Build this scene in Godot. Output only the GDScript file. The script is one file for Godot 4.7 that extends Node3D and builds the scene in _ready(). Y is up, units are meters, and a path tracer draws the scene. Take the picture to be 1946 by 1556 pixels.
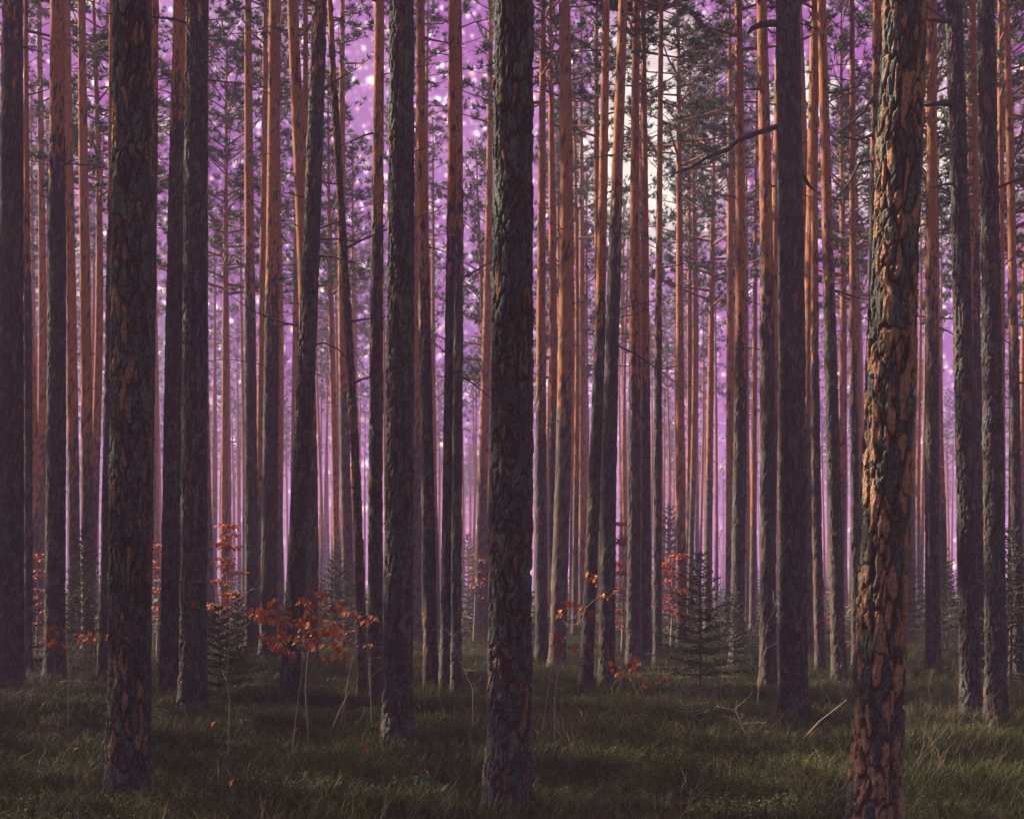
extends Node3D
# A pine forest under a violet, starry sky. y up, metres; the camera stands at x = 0, z = 0 and looks along -z.

const EYE := 1.6          # height of the camera above the forest floor
const LENS := 2670.0      # focal length in pixels of the 1946 pixel wide photograph
const HORIZON := 1110.0   # row of the horizon in it
const MIDDLE := 973.0

var rng := RandomNumberGenerator.new()
var ground_noise := FastNoiseLite.new()
var cells := FastNoiseLite.new()
var cell_tone := FastNoiseLite.new()
var flakes := FastNoiseLite.new()
var warp := FastNoiseLite.new()
var used := {}
var M := {}


# ---------------------------------------------------------------- mesh building
class Shape:
	var v := PackedVector3Array()
	var n := PackedVector3Array()
	var c := PackedColorArray()
	var i := PackedInt32Array()

	func tri(a: Vector3, b: Vector3, d: Vector3, col: Color) -> void:
		var k := v.size()
		var nn := (d - a).cross(b - a)   # front faces run clockwise
		nn = nn.normalized() if nn.length_squared() > 1e-14 else Vector3.UP
		v.append(a); v.append(b); v.append(d)
		n.append(nn); n.append(nn); n.append(nn)
		c.append(col); c.append(col); c.append(col)
		i.append(k); i.append(k + 1); i.append(k + 2)

	func tube(pts: Array, radii: Array, sides: int, col: Color, col_end = null) -> void:
		var last: int = pts.size() - 1
		var k := v.size()
		var side := Vector3.RIGHT
		for p in pts.size():
			var along: Vector3 = (pts[mini(p + 1, last)] - pts[maxi(p - 1, 0)]).normalized()
			if absf(along.dot(side)) > 0.9:
				side = Vector3.FORWARD if absf(along.z) < 0.8 else Vector3.UP
			var a := (side - along * along.dot(side)).normalized()
			var b := along.cross(a)
			side = a
			var tone: Color = col if col_end == null else col.lerp(col_end, float(p) / last)
			for s in sides:
				var t := TAU * s / sides
				var out := a * cos(t) + b * sin(t)
				v.append(pts[p] + out * float(radii[p]))
				n.append(out)
				c.append(tone)
		for p in last:
			for s in sides:
				var q := (s + 1) % sides
				var r0 := k + p * sides
				var r1 := r0 + sides
				i.append_array(PackedInt32Array([r0 + s, r1 + s, r0 + q, r0 + q, r1 + s, r1 + q]))

	func mesh(material: Material) -> ArrayMesh:
		var arrays := []
		arrays.resize(Mesh.ARRAY_MAX)
		arrays[Mesh.ARRAY_VERTEX] = v
		arrays[Mesh.ARRAY_NORMAL] = n
		arrays[Mesh.ARRAY_COLOR] = c
		arrays[Mesh.ARRAY_INDEX] = i
		var m := ArrayMesh.new()
		m.add_surface_from_arrays(Mesh.PRIMITIVE_TRIANGLES, arrays)
		m.surface_set_material(0, material)
		return m


func numbered(called: String) -> String:
	var k: int = used.get(called, 0)
	used[called] = k + 1
	return called if k == 0 else "%s_%03d" % [called, k]


func tag(o: Node3D, label: String, category: String, group := "", kind := "") -> void:
	if label != "":
		o.set_meta("label", label)
	if category != "":
		o.set_meta("category", category)
	if group != "":
		o.set_meta("group", group)
	if kind != "":
		o.set_meta("kind", kind)


func thing(called: String, at: Vector3, label: String, category: String, group := "") -> Node3D:
	var o := Node3D.new()
	o.name = numbered(called)
	add_child(o)
	o.position = at
	tag(o, label, category, group)
	return o


func part(called: String, m: Mesh, parent: Node3D, at := Vector3.ZERO) -> MeshInstance3D:
	var o := MeshInstance3D.new()
	o.name = called
	o.mesh = m
	parent.add_child(o, true)
	o.position = at
	return o


func rnd(a: float, b: float) -> float:
	return rng.randf_range(a, b)


func ground_y(x: float, z: float) -> float:
	return 0.16 * ground_noise.get_noise_2d(x * 9.0, z * 9.0) + 0.05 * ground_noise.get_noise_2d(x * 45.0, z * 45.0)


func depth_of(base_row: float) -> float:
	return EYE * LENS / (base_row - HORIZON)


func metres(column: float, d: float) -> float:   # sideways metres at depth d
	return (column - MIDDLE) / LENS * d


func noise_texture(seed_: int, frequency: float, octaves: int, ramp: Array, size := 512) -> NoiseTexture2D:
	var f := FastNoiseLite.new()
	f.seed = seed_
	f.frequency = frequency
	f.fractal_octaves = octaves
	var g := Gradient.new()
	g.offsets = PackedFloat32Array([0.15, 0.5, 0.85])
	g.colors = PackedColorArray(ramp)
	var t := NoiseTexture2D.new()
	t.width = size
	t.height = size
	t.seamless = true
	t.noise = f
	t.color_ramp = g
	return t


func material(called: String, colour: Color, rough := 0.95) -> StandardMaterial3D:
	var m := StandardMaterial3D.new()
	m.resource_name = called
	m.albedo_color = colour
	m.roughness = rough
	m.metallic_specular = 0.25
	return m


func _ready() -> void:
	rng.seed = 7
	# ------------------------------------------------------------ camera
	var cam := Camera3D.new()
	cam.name = "camera"
	add_child(cam)
	cam.position = Vector3(0, EYE, 0)
	cam.projection = Camera3D.PROJECTION_FRUSTUM
	cam.near = 0.1
	cam.far = 900.0
	cam.size = 2.0 * 0.1 * 778.0 / LENS
	cam.frustum_offset = Vector2(0, 0.1 * (HORIZON - 778.0) / LENS)
	var lens := CameraAttributesPhysical.new()
	lens.frustum_focal_length = 50.0
	lens.frustum_near = 0.1
	lens.frustum_far = 900.0
	lens.frustum_focus_distance = 12.5
	lens.exposure_aperture = 5.6
	cam.attributes = lens
	cam.current = true
	# ------------------------------------------------------------ sky and sun
	var world := WorldEnvironment.new()
	world.name = "world"
	var e := Environment.new()
	e.background_mode = Environment.BG_SKY
	var sky := Sky.new()
	var pano := PanoramaSkyMaterial.new()
	pano.panorama = violet_sky()
	pano.energy_multiplier = 0.33
	sky.sky_material = pano
	e.sky = sky
	e.tonemap_mode = Environment.TONE_MAPPER_LINEAR
	e.tonemap_exposure = 3.4
	e.fog_enabled = true
	e.fog_density = 0.0022
	e.fog_light_color = Color(0.82, 0.70, 1.0)
	e.sdfgi_enabled = true
	e.ssao_enabled = true
	e.ssil_enabled = true
	world.environment = e
	add_child(world)
	var sun := DirectionalLight3D.new()
	sun.name = "sun"
	sun.light_color = Color(1.0, 0.89, 0.76)
	sun.light_energy = 1.6
	sun.light_angular_distance = 0.6
	sun.shadow_enabled = true
	add_child(sun)
	var rise := deg_to_rad(38.0)
	var to_sun := Vector3(-0.90 * cos(rise), sin(rise), -0.44 * cos(rise))
	sun.look_at_from_position(to_sun * 50.0, Vector3.ZERO, Vector3.UP)

	setup_noise()
	setup_materials()
	build_ground()
	build_pines()
	build_undergrowth()
	build_ground_cover()
	build_small_things()


func violet_sky() -> ImageTexture:
	var w := 512
	var h := 256
	var f := FastNoiseLite.new()
	f.seed = 21
	f.frequency = 1.7
	f.fractal_octaves = 4
	var g := FastNoiseLite.new()
	g.seed = 5
	g.frequency = 3.6
	g.fractal_octaves = 4
	var im := Image.create(w, h, false, Image.FORMAT_RGBAH)
	var violet := Color(0.67, 0.40, 0.69).srgb_to_linear()
	var deep := Color(0.55, 0.31, 0.60).srgb_to_linear()
	var smoke := Color(0.50, 0.47, 0.51).srgb_to_linear()
	var pink := Color(0.79, 0.60, 0.79).srgb_to_linear()
	var cream := Color(1.0, 0.98, 0.90).srgb_to_linear() * 1.1
	var breaks := []
	for a in [[6.5, 15.3], [17.5, 14.5], [6.8, 19.5]]:
		var el_ := deg_to_rad(a[1])
		breaks.append(Vector3(sin(deg_to_rad(a[0])) * cos(el_), sin(el_), -cos(deg_to_rad(a[0])) * cos(el_)))
	for y in h:
		var el := (0.5 - (y + 0.5) / h) * PI
		for x in w:
			var az := (x + 0.5) / w * TAU      # the panorama's edge lies straight ahead, along -z
			var d := Vector3(sin(az) * cos(el), sin(el), -cos(az) * cos(el))
			var a := f.get_noise_3dv(d)
			var b := g.get_noise_3dv(d)
			var col := violet.lerp(deep, smoothstep(-0.1, 0.4, b))
			col = col.lerp(pink, 0.75 * smoothstep(0.08, 0.45, -a + 0.4 * b))
			# the violet cloud fills the part of the night in front of the camera and frays out into grey lilac
			var off := acos(clampf(d.dot(Vector3(0.12, 0.12, -0.985)), -1.0, 1.0))
			col = col.lerp(smoke, smoothstep(0.50, 1.15, off + 0.9 * a + 0.35 * b))
			var bright := smoothstep(0.34, 0.55, g.get_noise_3dv(d * 1.9 + Vector3(0.62, 0.31, 0.1)))
			for k in 3:     # pale breaks in the cloud, as the photograph shows them between the crowns
				bright += [0.9, 0.8, 0.6][k] * smoothstep([0.9978, 0.9974, 0.9988][k], [1.0002, 1.0, 1.0002][k], d.dot(breaks[k]) + 0.0008 * b)
			col = col.lerp(cream, clampf(bright, 0.0, 0.85) * smoothstep(0.12, 0.25, d.y))
			im.set_pixel(x, y, col)
	im.resize(4096, 2048, Image.INTERPOLATE_CUBIC)
	var r := RandomNumberGenerator.new()
	r.seed = 99
	for k in 260000:
		var up := asin(r.randf_range(0.0, 1.0))
		var x := r.randi_range(1, 4094)
		var y := clampi(int((0.5 - up / PI) * 2048.0), 1, 2046)
		var power := pow(r.randf(), 5.0)
		var tint := Color(1.0, 0.88, 0.95) if r.randf() < 0.75 else Color(1.0, 0.75, 0.42)
		im.set_pixel(x, y, im.get_pixel(x, y) + tint * (0.35 + 2.4 * power))
		if power > 0.6:
			var arm := 0.5 if power > 0.9 else 0.15
			for o in [Vector2i(1, 0), Vector2i(-1, 0), Vector2i(0, 1), Vector2i(0, -1)]:
				im.set_pixel(x + o.x, y + o.y, im.get_pixel(x + o.x, y + o.y) + tint * arm)
	for k in 7000:      # the brighter stars, each a small soft glint
		var up := asin(r.randf_range(0.0, 1.0))
		var x := r.randi_range(3, 4092)
		var y := clampi(int((0.5 - up / PI) * 2048.0), 3, 2044)
		var power := r.randf_range(0.5, 1.0) * (1.0 if r.randf() < 0.75 else 2.2)
		var tint := Color(1.0, 0.86, 0.90) if r.randf() < 0.6 else Color(1.0, 0.78, 0.40)
		for oy in range(-2, 3):
			for ox in range(-2, 3):
				var far := Vector2(ox, oy).length()
				im.set_pixel(x + ox, y + oy, im.get_pixel(x + ox, y + oy) + tint * (power * 2.2 * exp(-far * far * 0.9)))
	return ImageTexture.create_from_image(im)


func setup_noise() -> void:
	ground_noise.seed = 3
	ground_noise.frequency = 0.01
	for f in [cells, cell_tone]:
		f.seed = 11
		f.noise_type = FastNoiseLite.TYPE_CELLULAR
		f.frequency = 1.0
		f.fractal_type = FastNoiseLite.FRACTAL_NONE
		f.cellular_jitter = 1.0
	cells.cellular_return_type = FastNoiseLite.RETURN_DISTANCE2_SUB
	cell_tone.cellular_return_type = FastNoiseLite.RETURN_CELL_VALUE
	flakes.seed = 4
	flakes.frequency = 1.0
	flakes.fractal_octaves = 3
	warp.seed = 8
	warp.frequency = 1.0
	warp.fractal_octaves = 2


func setup_materials() -> void:
	var grain := noise_texture(31, 0.03, 4, [Color(0.62, 0.62, 0.62), Color(0.86, 0.86, 0.86), Color(1, 1, 1)])
	var relief := noise_texture(32, 0.05, 4, [Color.BLACK, Color(0.5, 0.5, 0.5), Color.WHITE])
	var bark := material("pine_bark", Color.WHITE, 0.92)
	bark.vertex_color_use_as_albedo = true
	bark.albedo_texture = grain
	bark.uv1_triplanar = true
	bark.uv1_scale = Vector3(4.0, 1.6, 4.0)
	bark.heightmap_enabled = true
	bark.heightmap_texture = relief
	bark.heightmap_scale = 0.7
	M.bark = bark
	var twig := material("twig_bark", Color.WHITE, 0.9)
	twig.vertex_color_use_as_albedo = true
	M.twig = twig
	var needle := material("needles", Color.WHITE, 0.6)
	needle.vertex_color_use_as_albedo = true
	needle.backlight_enabled = true
	needle.backlight = Color(0.16, 0.26, 0.12)
	M.needle = needle
	var leaf := material("dry_leaves", Color.WHITE, 0.7)
	leaf.vertex_color_use_as_albedo = true
	leaf.backlight_enabled = true
	leaf.backlight = Color(0.42, 0.16, 0.06)
	M.leaf = leaf
	var grass := material("grass_blades", Color.WHITE, 0.55)
	grass.vertex_color_use_as_albedo = true
	grass.backlight_enabled = true
	grass.backlight = Color(0.16, 0.2, 0.06)
	M.grass = grass
	var soil := material("forest_floor", Color.WHITE, 1.0)
	soil.albedo_texture = noise_texture(41, 0.02, 5, [Color(0.16, 0.15, 0.09), Color(0.22, 0.24, 0.13), Color(0.33, 0.26, 0.17)], 1024)
	soil.uv1_triplanar = true
	soil.uv1_world_triplanar = true
	soil.uv1_scale = Vector3(0.31, 0.31, 0.31)
	M.soil = soil
	var white := material("white_paint", Color(0.88, 0.88, 0.9), 0.6)
	M.white = white
	M.post = material("weathered_post", Color(0.35, 0.3, 0.26), 0.9)


# ---------------------------------------------------------------- ground
func build_ground() -> void:
	var xs := PackedFloat32Array()
	var x := -300.0
	while x <= 300.0:
		xs.append(x)
		x += 0.5 if absf(x + 0.001) < 12.0 else 2.0 if absf(x) < 50.0 else 25.0
	var zs := PackedFloat32Array()
	var z := 120.0
	while z >= -330.0:
		zs.append(z)
		z -= 0.5 if z <= 2.0 and z > -40.0 else 2.0 if z <= 10.0 and z > -110.0 else 20.0
	var s := Shape.new()
	for b in zs.size():
		for a in xs.size():
			var px := xs[a]
			var pz := zs[b]
			var e := 0.25
			s.v.append(Vector3(px, ground_y(px, pz), pz))
			s.n.append(Vector3(ground_y(px - e, pz) - ground_y(px + e, pz), 2.0 * e, ground_y(px, pz - e) - ground_y(px, pz + e)).normalized())
			s.c.append(Color.WHITE)
	var w := xs.size()
	for b in zs.size() - 1:
		for a in w - 1:
			var k := b * w + a
			s.i.append_array(PackedInt32Array([k, k + w, k + 1, k + 1, k + w, k + w + 1]))
	var g := MeshInstance3D.new()
	g.name = "ground"
	g.mesh = s.mesh(M.soil)
	add_child(g)
	tag(g, "dark mossy forest floor under the pines", "ground", "", "structure")


# ---------------------------------------------------------------- pines
# The centre line of a trunk: a lean and a slow bend.
func trunk_at(y: float, lean: Vector2, bend: float, phase: float, height: float) -> Vector3:
	var s := sin(y / height * 5.0 + phase) - sin(phase)
	return Vector3(lean.x * y + bend * s, y, lean.y * y + bend * 0.6 * sin(y / height * 4.0 + phase * 1.7) - bend * 0.6 * sin(phase * 1.7))


func trunk_radius(y: float, r0: float, height: float) -> float:
	var t := clampf(y / height, 0.0, 1.0)
	return r0 * (1.06 - 0.5 * t - 0.46 * t * t * t) + r0 * 0.42 * exp(-y / 0.22) + 0.01


func pine_trunk(height: float, r0: float, lean: Vector2, bend: float, phase: float, around: int, rows: PackedFloat32Array, orange_from: float, rust: float, relief: float, plate: float, seed_: int, lifted := 0.0, warm := 0.0) -> ArrayMesh:
	var s := Shape.new()
	var count := rows.size()
	var offset := Vector3(seed_ * 13.7, seed_ * 5.3, seed_ * 9.1)
	s.v.resize(count * around)
	s.n.resize(count * around)
	s.c.resize(count * around)
	var grey := Color(0.125, 0.136, 0.140) if lifted == 0.0 else Color(0.21, 0.20, 0.185)
	var mauve := Color(0.092, 0.098, 0.106) if lifted == 0.0 else Color(0.16, 0.15, 0.145)
	var pale := Color(0.24, 0.235, 0.225)
	var russet := Color(0.25, 0.165, 0.12).lerp(Color(0.42, 0.27, 0.185), warm)
	var lichen := Color(0.155, 0.20, 0.178)
	var cork := Color(0.10, 0.072, 0.06)
	var orange := Color(0.50, 0.225, 0.115)
	var peel := Color(0.60, 0.33, 0.19)
	var scar := Color(0.15, 0.085, 0.065)
	var cosines := PackedFloat32Array()
	var sines := PackedFloat32Array()
	for a in around:
		cosines.append(cos(TAU * a / around))
		sines.append(sin(TAU * a / around))
	for b in count:
		var y := rows[b]
		var c := trunk_at(y, lean, bend, phase, height)
		var r := trunk_radius(y, r0, height)
		for a in around:
			var q := Vector3(cosines[a] * r0, y, sines[a] * r0) + offset
			var w1 := warp.get_noise_3d(q.x * 9.0, q.y * 2.6, q.z * 9.0)
			var w2 := warp.get_noise_3d(q.x * 7.0 + 40.0, q.y * 2.0, q.z * 7.0)
			var fl := flakes.get_noise_3d(q.x * 34.0, q.y * 7.0, q.z * 34.0)
			var p := Vector3(q.x / plate + w1 * 1.0, q.y / (plate * 5.0) + w2 * 0.9, q.z / plate - w2 * 1.0)
			var gap := cells.get_noise_3dv(p) + 1.0
			var tone := cell_tone.get_noise_3dv(p)
			var up := (y - orange_from) / 1.1 + 1.6 * w1 + 0.9 * fl + 0.5 * tone
			var skin := smoothstep(-0.12, 0.12, up)
			var top := smoothstep(0.04, 0.15, gap)
			var layer := 2.2 * (0.55 * tone + 0.9 * fl + 0.5 * w2)
			var step := floorf(layer) + smoothstep(0.35, 0.65, layer - floorf(layer))
			var lift := relief * (1.0 - 0.8 * skin) * (top * 0.7 + 0.22 * step * (0.3 + 0.7 * top) + 0.12 * fl)
			var out := r + lift - relief * 0.55
			s.v[b * around + a] = Vector3(c.x + cosines[a] * out, y, c.z + sines[a] * out)
			var col := grey.lerp(mauve, clampf(0.5 + 1.2 * tone, 0.0, 1.0))
			col = col.lerp(pale, 0.8 * smoothstep(0.25, 0.6, fl + 0.3 * w2))
			col = col.lerp(russet, smoothstep(1.0 - 2.0 * rust - 0.15, 1.0 - 2.0 * rust + 0.15, tone + 0.8 * w1))
			col = col.lerp(lichen, 0.8 * smoothstep(0.22, 0.34, w2 + 0.35 * fl))
			col = col.lerp(cork, 1.0 - smoothstep(0.04, 0.16, gap))
			var high := orange.lerp(peel, smoothstep(0.0, 0.4, fl + 0.5 * w2))
			high = high.lerp(scar, smoothstep(0.28, 0.36, w2 * 0.8 - 0.7 * fl + 0.1 * tone))
			s.c[b * around + a] = col.lerp(high, skin)
	for b in count:
		var b0 := maxi(b - 1, 0)
		var b1 := mini(b + 1, count - 1)
		for a in around:
			var du := s.v[b1 * around + a] - s.v[b0 * around + a]
			var dv := s.v[b * around + (a + 1) % around] - s.v[b * around + (a + around - 1) % around]
			s.n[b * around + a] = du.cross(dv).normalized()
	s.i.resize((count - 1) * around * 6)
	var k := 0
	for b in count - 1:
		for a in around:
			var a1 := (a + 1) % around
			var r0_ := b * around
			var r1_ := r0_ + around
			s.i[k] = r0_ + a; s.i[k + 1] = r0_ + a1; s.i[k + 2] = r1_ + a
			s.i[k + 3] = r0_ + a1; s.i[k + 4] = r1_ + a1; s.i[k + 5] = r1_ + a
			k += 6
	return s.mesh(M.bark)


func trunk_rows(height: float, fine_to: float, fine: float, coarse: float) -> PackedFloat32Array:
	var rows := PackedFloat32Array()
	var y := -0.25
	while y < height:
		rows.append(y)
		y += fine if y < fine_to else coarse
	rows.append(height)
	return rows


# A crown of a tall pine: limbs and needle tufts. The origin lies on the trunk where the crown begins; it is `tall` high.
func pine_crown(tall: float, spread: float, limbs: Shape, needles: Shape) -> void:
	var wood := Color(0.21, 0.115, 0.075)
	var count := 24
	for k in count:
		var t := (k + rnd(0.0, 0.9)) / count
		var az := k * 2.4 + rnd(-0.4, 0.4)
		var long := spread * (0.35 + 0.9 * pow(1.0 - t, 0.6)) * rnd(0.6, 1.15)
		var rise := lerpf(0.0, 0.9, t) + rnd(-0.15, 0.3)
		var out := Vector3(cos(az), rise, sin(az)).normalized()
		var root := Vector3(0, tall * t * 0.94, 0)
		var mid := root + out * long * 0.5 + Vector3(0, rnd(-0.12, 0.1), 0)
		var tip := root + out * long + Vector3(0, rnd(0.0, 0.4), 0)
		limbs.tube([root, mid, tip], [0.035 * (1.2 - t), 0.02, 0.008], 4, wood)
		var clumps := int(3 + long * 3.2)
		for q in clumps:
			var u := rnd(0.35, 1.05)
			var at := root.lerp(mid, u * 2.0) if u < 0.5 else mid.lerp(tip, u * 2.0 - 1.0)
			var aside := Vector3(rnd(-1, 1), rnd(-0.3, 0.7), rnd(-1, 1)).normalized() * rnd(0.1, 0.42)
			limbs.tube([at, at + aside], [0.008, 0.004], 3, wood)
			for tuft in 3:
				var centre := at + aside * (0.7 + 0.25 * tuft) + Vector3(rnd(-0.09, 0.09), rnd(-0.05, 0.09), rnd(-0.09, 0.09))
				var shade := rnd(0.75, 1.3)
				var col := Color(0.055 * shade, 0.118 * shade, 0.058 * shade)
				for nn in 16:
					var dir := (Vector3(rnd(-1, 1), rnd(-0.55, 1.0), rnd(-1, 1)) + aside.normalized() * 0.5).normalized()
					var across := dir.cross(Vector3(rnd(-1, 1), rnd(-1, 1), rnd(-1, 1))).normalized() * rnd(0.009, 0.016)
					var end := centre + dir * rnd(0.12, 0.22)
					needles.tri(centre - across, centre + across, end, col)


func dead_branch(from: Vector3, az: float, long: float, rise: float, thick: float, s: Shape, forks := 2) -> void:
	var wood := Color(0.085, 0.066, 0.06)
	var pts := [from]
	var radii := [thick]
	var dir := Vector3(cos(az), rise, sin(az)).normalized()
	var p := from
	var steps := 5
	for k in steps:
		dir = (dir + Vector3(rnd(-0.16, 0.16), rnd(-0.2, 0.12), rnd(-0.16, 0.16))).normalized()
		p += dir * long / steps
		pts.append(p)
		radii.append(thick * (1.0 - 0.85 * (k + 1.0) / steps))
		if k >= 1 and k < steps - 1 and forks > 0 and rng.randf() < 0.75:
			var side := (dir + Vector3(rnd(-0.9, 0.9), rnd(-0.6, 0.6), rnd(-0.9, 0.9))).normalized()
			var l2 := long * rnd(0.18, 0.4)
			s.tube([p, p + side * l2 * 0.5 + Vector3(0, 0.02, 0), p + side * l2], [thick * 0.4, thick * 0.3, thick * 0.1], 3, wood)
	s.tube(pts, radii, 5, wood)


var crowns := []      # [limb mesh, needle mesh]
const CROWN_TALL := 7.0


func build_pines() -> void:
	for k in 7:
		var l := Shape.new()
		var n := Shape.new()
		pine_crown(CROWN_TALL, [1.5, 1.9, 1.3, 1.7, 2.1, 1.4, 1.6][k], l, n)
		crowns.append([l.mesh(M.twig), n.mesh(M.needle)])
	named_pines()
	far_pines()


func mass(called: String, m: Mesh, where: Array, parent: Node3D) -> void:
	var mm := MultiMesh.new()
	mm.transform_format = MultiMesh.TRANSFORM_3D
	mm.mesh = m
	mm.instance_count = where.size()
	for k in where.size():
		mm.set_instance_transform(k, where[k])
	var o := MultiMeshInstance3D.new()
	o.name = called
	o.multimesh = mm
	parent.add_child(o, true)


func add_crown(t: Node3D, at: Vector3, which: int, tall: float, turn: float, wide := 1.0) -> void:
	var k := tall / CROWN_TALL
	var l := part("limbs", crowns[which][0], t, at)
	var n := part("crown", crowns[which][1], t, at)
	for o in [l, n]:
		o.rotation.y = turn
		o.scale = Vector3(wide, k, wide)


# [column of the base, column at the top edge, width in pixels, row of the base, height where orange bark begins, share of russet plates, branches, label]
func named_pines() -> void:
	var list := [
		[18, 24, 50, 1312, 10.5, 0.1, 3, "broad shadowed pine trunk beside the dark slim pine with an orange edge"],
		[52, 46, 15, 1272, 8.0, 0.2, 3, "slim dark pine with a thin orange lit edge beside the broad shadowed trunk"],
		[103, 107, 38, 1290, 9.0, 0.2, 4, "reddish-topped dark pine standing behind the low orange oak twig"],
		[194, 214, 17, 1291, 8.0, 0.2, 2, "slender dark pine close behind the thick scaly trunk with a pink lit strip"],
		[243, 252, 78, 1525, 11.0, 0.3, 0, "thick scaly pine trunk with a pink and orange lit strip near its foot"],
		[268, 291, 32, 1332, 8.6, 0.2, 2, "dark pine half hidden behind the thick scaly trunk"],
		[322, 343, 38, 1326, 8.2, 0.2, 1, "dark pine standing close beside the sturdy pine with pale cracks"],
		[366, 374, 50, 1366, 9.0, 0.12, 2, "sturdy dark pine with fine pale vertical cracks beside the spruce sapling"],
		[478, 470, 25, 1242, 8.5, 0.2, 4, "straight dark pine at the edge of the orange beech, before a greenish trunk"],
		[508, 522, 31, 1256, 7.8, 0.2, 5, "straight grey pine behind the leaning trunk, with dead side twigs"],
		[548, 607, 36, 1350, 9.2, 0.18, 6, "leaning pine rising behind the orange-leaved oak sapling, with bare curved twigs"],
		[590, 580, 18, 1257, 7.0, 0.2, 3, "thin pine showing behind the leaning trunk and the oak sapling"],
		[690, 628, 15, 1344, 8.5, 0.6, 3, "thin curved pine leaning away from the thick trunk, foot lit orange"],
		[714, 722, 27, 1336, 6.8, 0.25, 4, "pine with pale ragged bark pressed close to a thicker dark trunk"],
		[755, 763, 55, 1412, 11.0, 0.12, 0, "thick dark upright pine trunk with a pale ragged lit edge"],
		[818, 800, 25, 1310, 6.2, 0.25, 4, "upright pine turning red above, next to the pair of close trunks"],
		[846, 859, 22, 1312, 7.0, 0.2, 4, "slim pine of a close pair, the one with a reddish top"],
		[867, 871, 19, 1314, 7.2, 0.2, 3, "slim pine of a close pair, the one standing in darker grass"],
		[965, 976, 82, 1545, 12.0, 0.16, 0, "thickest central pine with deep furrows and greenish grey bark plates"],
		[1030, 1032, 23, 1258, 5.6, 0.25, 4, "straight pine beside a tree with an orange glowing edge, behind the thick furrowed trunk"],
		[1056, 1046, 20, 1246, 5.4, 0.25, 4, "narrow pine with an orange glowing edge behind the bent oak twig"],
		[1113, 1152, 24, 1302, 5.9, 0.25, 4, "leaning pine with a bright orange foot beside a straighter dark trunk"],
		[1153, 1184, 29, 1306, 7.4, 0.15, 5, "dark leaning pine with bare twigs, beside the red beech leaves"],
		[1203, 1210, 26, 1268, 5.8, 0.2, 4, "dark pine between two sprays of red beech leaves"],
		[1229, 1222, 18, 1263, 5.6, 0.2, 4, "slim brown pine touching its darker neighbour among red beech leaves"],
		[1250, 1256, 16, 1270, 6.5, 0.3, 5, "slim pale pine beside the spruce sapling with red beech leaves behind"],
		[1400, 1405, 27, 1276, 6.0, 0.2, 5, "straight orange-topped pine standing just behind the dark spruce"],
		[1460, 1448, 31, 1310, 6.5, 0.25, 5, "dark-footed pine with an orange upper trunk beside a thick furrowed pine"],
		[1507, 1497, 53, 1375, 12.0, 0.1, 0, "thick grey furrowed pine with one long crooked dead branch"],
		[1560, 1546, 18, 1283, 6.2, 0.35, 4, "slim pine with orange flakes low down, beside the thick grey furrowed pine"],
		[1595, 1562, 26, 1296, 6.8, 0.2, 5, "dark leaning pine behind the pale forked sapling"],
		[1628, 1619, 16, 1271, 5.6, 0.2, 4, "thin dark pine between two darker trunks"],
		[1652, 1668, 22, 1302, 9.5, 0.1, 6, "black shadowed pine with many bare branches, close beside the flaking orange trunk"],
		[1660, 1721, 94, 1605, 12.0, 0.62, 0, "huge leaning pine with flaking orange plates and deep black cracks"],
		[1775, 1772, 27, 1286, 6.4, 0.2, 3, "straight dark pine with a lit orange top behind the huge leaning trunk"],
		[1847, 1815, 37, 1371, 12.0, 0.15, 4, "dark leaning pine with a glittering golden edge near its foot"],
		[1866, 1850, 14, 1292, 7.0, 0.3, 2, "slim pine with a glowing golden top wedged between two black trunks"],
		[1894, 1876, 38, 1385, 12.0, 0.1, 2, "broad black pine trunk beside the one with a golden edge"],
		[1937, 1916, 20, 1300, 6.0, 0.3, 3, "slim bright orange pine just beyond the broad black trunk"],
	]
	for k in list.size():
		var a: Array = list[k]
		var d := depth_of(a[3])
		var x := metres(a[0], d)
		var at_top := EYE + HORIZON / LENS * d
		var r0: float = a[2] * d / LENS / 2.0 / 1.12
		var height := rnd(20.0, 24.0) * clampf(r0 / 0.14, 0.8, 1.1)
		var lean := Vector2((metres(a[1], d) - x) / at_top, rnd(-0.006, 0.006))
		var bend := rnd(-0.06, 0.06)
		if k == 12:
			bend = -0.12
		var phase := rnd(0, TAU)
		# keep the trunk's foot and its place at the top edge where they are whatever the bend
		var drift := trunk_at(at_top, Vector2.ZERO, bend, phase, height)
		lean.x -= drift.x / at_top
		var t := thing("pine_tree", Vector3(x, ground_y(x, -d), -d), a[7], "pine tree", "pines whose feet stand in the near grass")
		var near := d < 18.5
		var around := int(clampf(TAU * r0 / (0.007 if d < 11.0 else 0.0095 if near else 0.016), 34, 150))
		var rows := trunk_rows(height, at_top + 0.6, 0.014 if d < 11.0 else 0.02 if near else 0.045, 0.4)
		part("trunk", pine_trunk(height, r0, lean, bend, phase, around, rows, a[4], a[5] * (1.0 if a[5] > 0.3 else 0.6), 0.022 if near else 0.017, 0.05 if near else 0.055, k + 1, 0.0, 1.0 if k == 33 else 0.5 if k == 4 else 0.0), t)
		var begin := height * rnd(0.64, 0.72)
		add_crown(t, trunk_at(begin, lean, bend, phase, height), k % crowns.size(), (height - begin) * 1.04, rnd(0, TAU))
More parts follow.
